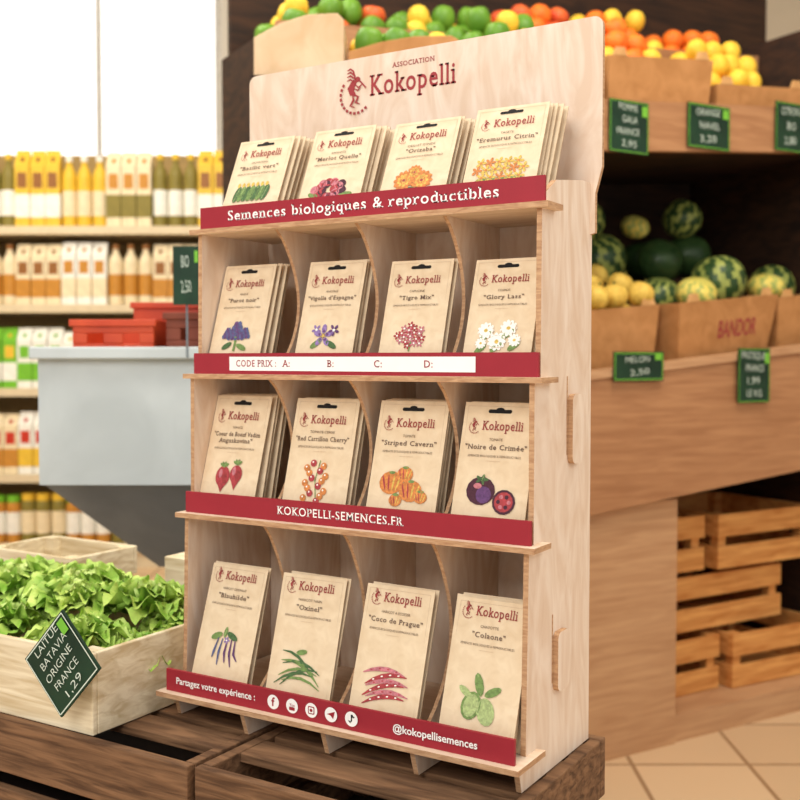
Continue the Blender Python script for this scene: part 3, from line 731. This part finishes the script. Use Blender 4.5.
for (s, t, h, w, hh, lines) in ((.17, .052, .585, .135, .135, ["POMME", "GALA", "FRANCE", "2,95"]), (.46, .052, .590, .16, .12, ["ORANGE", "NAVEL", "3,20"]), (.79, .052, .595, .13, .14, ["CITRON", "BIO", "2,80"]),
                              (.575, -.014, -.10, .125, .150, ["PASTEQUE", "FRANCE", "1,99", "LE KG"]), (.15, -.014, -.035, .17, .075, ["MELON", "2,50"])):
    tag(SL(s, t, h), SA, w, hh, lines, label="green chalkboard price tag hung on the wooden stall", border=2)

# rack behind the display stand, seen above its top edge
rk = put("produce_rack", None, W(-.305, 2.18, -1.05), RZ, label="dark wooden produce rack standing behind the seed display", cat="rack")
def rbox(name, m, *a):
    mb = MB(); mb.box(*a); return put(name, mb.mesh(name, [m]), parent=rk)
rbox("top_board", STALLD, 0, .44, 0, .38, 1.60, 1.625); rbox("side_board", STALLD, 0, .025, 0, .38, 0, 1.599); rbox("side_board", STALLD, .415, .44, 0, .38, 0, 1.599); rbox("back_board", STALLD, 0, .44, .381, .40, 0, 1.66)
def loose_box(u0, u1, v0, v1, h0, hh, label, m):
    mb = MB(); L = u1-u0; D = v1-v0
    pr = [(0, 0), (L, 0), (L, hh*.9), (L*.93, hh), (L*.6, hh*.98), (L*.3, hh*.85), (0, hh*.62)]
    mb.prism(pr, 0, .006, 'y', 0); mb.prism(pr, D-.006, D, 'y', 0); mb.box(0, .006, .006, D-.006, 0, hh*.6); mb.box(L-.006, L, .006, D-.006, 0, hh*.85); mb.box(.006, L-.006, .006, D-.006, 0, .006)
    return put("cardboard_box", mb.mesh("cardboard_box", [m]), W(u0, v0, h0), RZ, label=label, cat="box", bevel=.002)
loose_box(-.300, -.115, 2.2, 2.5, .576, .130, "pale tan produce box with curved rim on the rack", TANB)
loose_box(-.105, .12, 2.2, 2.5, .576, .085, "pale tan produce box with curved rim on the rack", CARD)
for i in range(12):
    me, nm, ct, lb = LIB["pppllpapolpp"[i]]
    fruit(me, W(-.07+.05*(i % 4), 2.24+.08*(i//4), .62+.012*(i//4)), nm, lb+" in the tan box", ct, "produce in the tan box", (.2, .3, i), .9)

GOLD = mat("golden_wood", (226, 184, 90), .35, rgb2=(190, 140, 60), scale=3, stretch=(1, 1, .2))
mb = MB(); mb.lathe([(.08, 0), (.08, .05), (.058, .08), (.058, 3.5), (.08, 3.55), (.08, 3.949)], 28)
put("column", mb.mesh("column", [GOLD], smooth=True), W(-.595, 4.2, -1.05), label="round golden wood column by the shelving", cat="column")

# ------------------------------------------------------------ ROOM
def tile_mat():
    m, nt, b = nodes_of("floor_tiles")
    tc = nt.nodes.new("ShaderNodeTexCoord"); br = nt.nodes.new("ShaderNodeTexBrick")
    br.offset = 0; br.inputs["Scale"].default_value = 1; br.inputs["Brick Width"].default_value = .3; br.inputs["Row Height"].default_value = .3; br.inputs["Mortar Size"].default_value = .006
    br.inputs["Color1"].default_value = srgb(226, 194, 154); br.inputs["Color2"].default_value = srgb(214, 180, 140); br.inputs["Mortar"].default_value = srgb(160, 124, 90)
    nt.links.new(tc.outputs["Object"], br.inputs["Vector"]); nt.links.new(br.outputs["Color"], b.inputs["Base Color"]); b.inputs["Roughness"].default_value = .35
    return m
WALL = mat("wall_paint", (232, 222, 204), .8, var=.02, scale=3)
CEIL = mat("ceiling_paint", (244, 240, 232), .8, var=.01, scale=3)
def room(name, m, x0, x1, y0, y1, z0, z1):
    mb = MB(); mb.box(x0, x1, y0, y1, z0, z1); put(name, mb.mesh(name, [m]), W(0, 0, -1.05), RZ, kind="structure")
room("floor", tile_mat(), -4, 4, -1.5, 8, -.05, 0)
room("wall_back", WALL, -4, 4, 8.0, 8.1, 0, 3.95)
room("wall_left", WALL, -4.1, -4.0, 2.0, 8, 0, 3.95)
room("wall_right", WALL, 4.0, 4.1, 2.0, 8, 0, 3.95)
room("ceiling", CEIL, -4, 4, 1.8, 8, 3.951, 4.0)
WIN = mat("bright_window_glass", (250, 252, 255), .3, var=.0, emit=1.2)
room("window_1", WIN, -3.6, -1.35, 7.96, 7.999, 1.9, 3.93)
FR = mat("window_frame_paint", (240, 238, 232), .5)
for i in range(2): room("trim_%d" % (i+1), FR, -2.25+i*.88, -2.21+i*.88, 7.93, 7.959, 1.9, 3.93)

# ------------------------------------------------------------ LIGHTS
def area(loc, target, size, e, colr=(1, 1, 1)):
    l = bpy.data.lights.new("area", 'AREA'); l.size = size; l.energy = e; l.color = colr
    o = bpy.data.objects.new("area_light", l); col.objects.link(o); o.location = loc
    o.rotation_euler = (Vector(target)-Vector(loc)).to_track_quat('-Z', 'Y').to_euler(); return o
area(W(-.9, -.6, 1.2), (-.2, .1, .28), 1.2, 33, (1, .98, .96))
area(W(1.5, .2, 1.0), (-.1, .15, .35), 1.0, 9, (1, .97, .94))
area(W(.8, 1.6, 2.4), tuple(W(.9, 2.8, 0)), 1.3, 50, (1, .91, .78))
area(W(-1.6, 3.2, 2.5), tuple(W(-1.6, 5.0, -.3)), 2.2, 105, (1, .95, .82))
area(W(-.8, 1.2, 1.9), tuple(W(-.7, 1.9, -.5)), .8, 12, (1, .98, .94))
wd = bpy.data.worlds.new("w"); sc.world = wd; wd.use_nodes = True
bg = wd.node_tree.nodes["Background"]; bg.inputs[0].default_value = (1, .98, .955, 1); bg.inputs[1].default_value = .70

# ------------------------------------------------------------ CAMERA
cd = bpy.data.cameras.new("cam"); cd.lens = 47.7; cd.sensor_width = 36; cd.clip_start = .02
co = bpy.data.objects.new("camera", cd); col.objects.link(co); co.location = CAM
co.rotation_euler = (pi/2-math.radians(2.27), 0, YAW)
cd.dof.use_dof = True; cd.dof.focus_distance = 1.18; cd.dof.aperture_fstop = 6.3
sc.camera = co
sc.view_settings.view_transform = 'Standard'
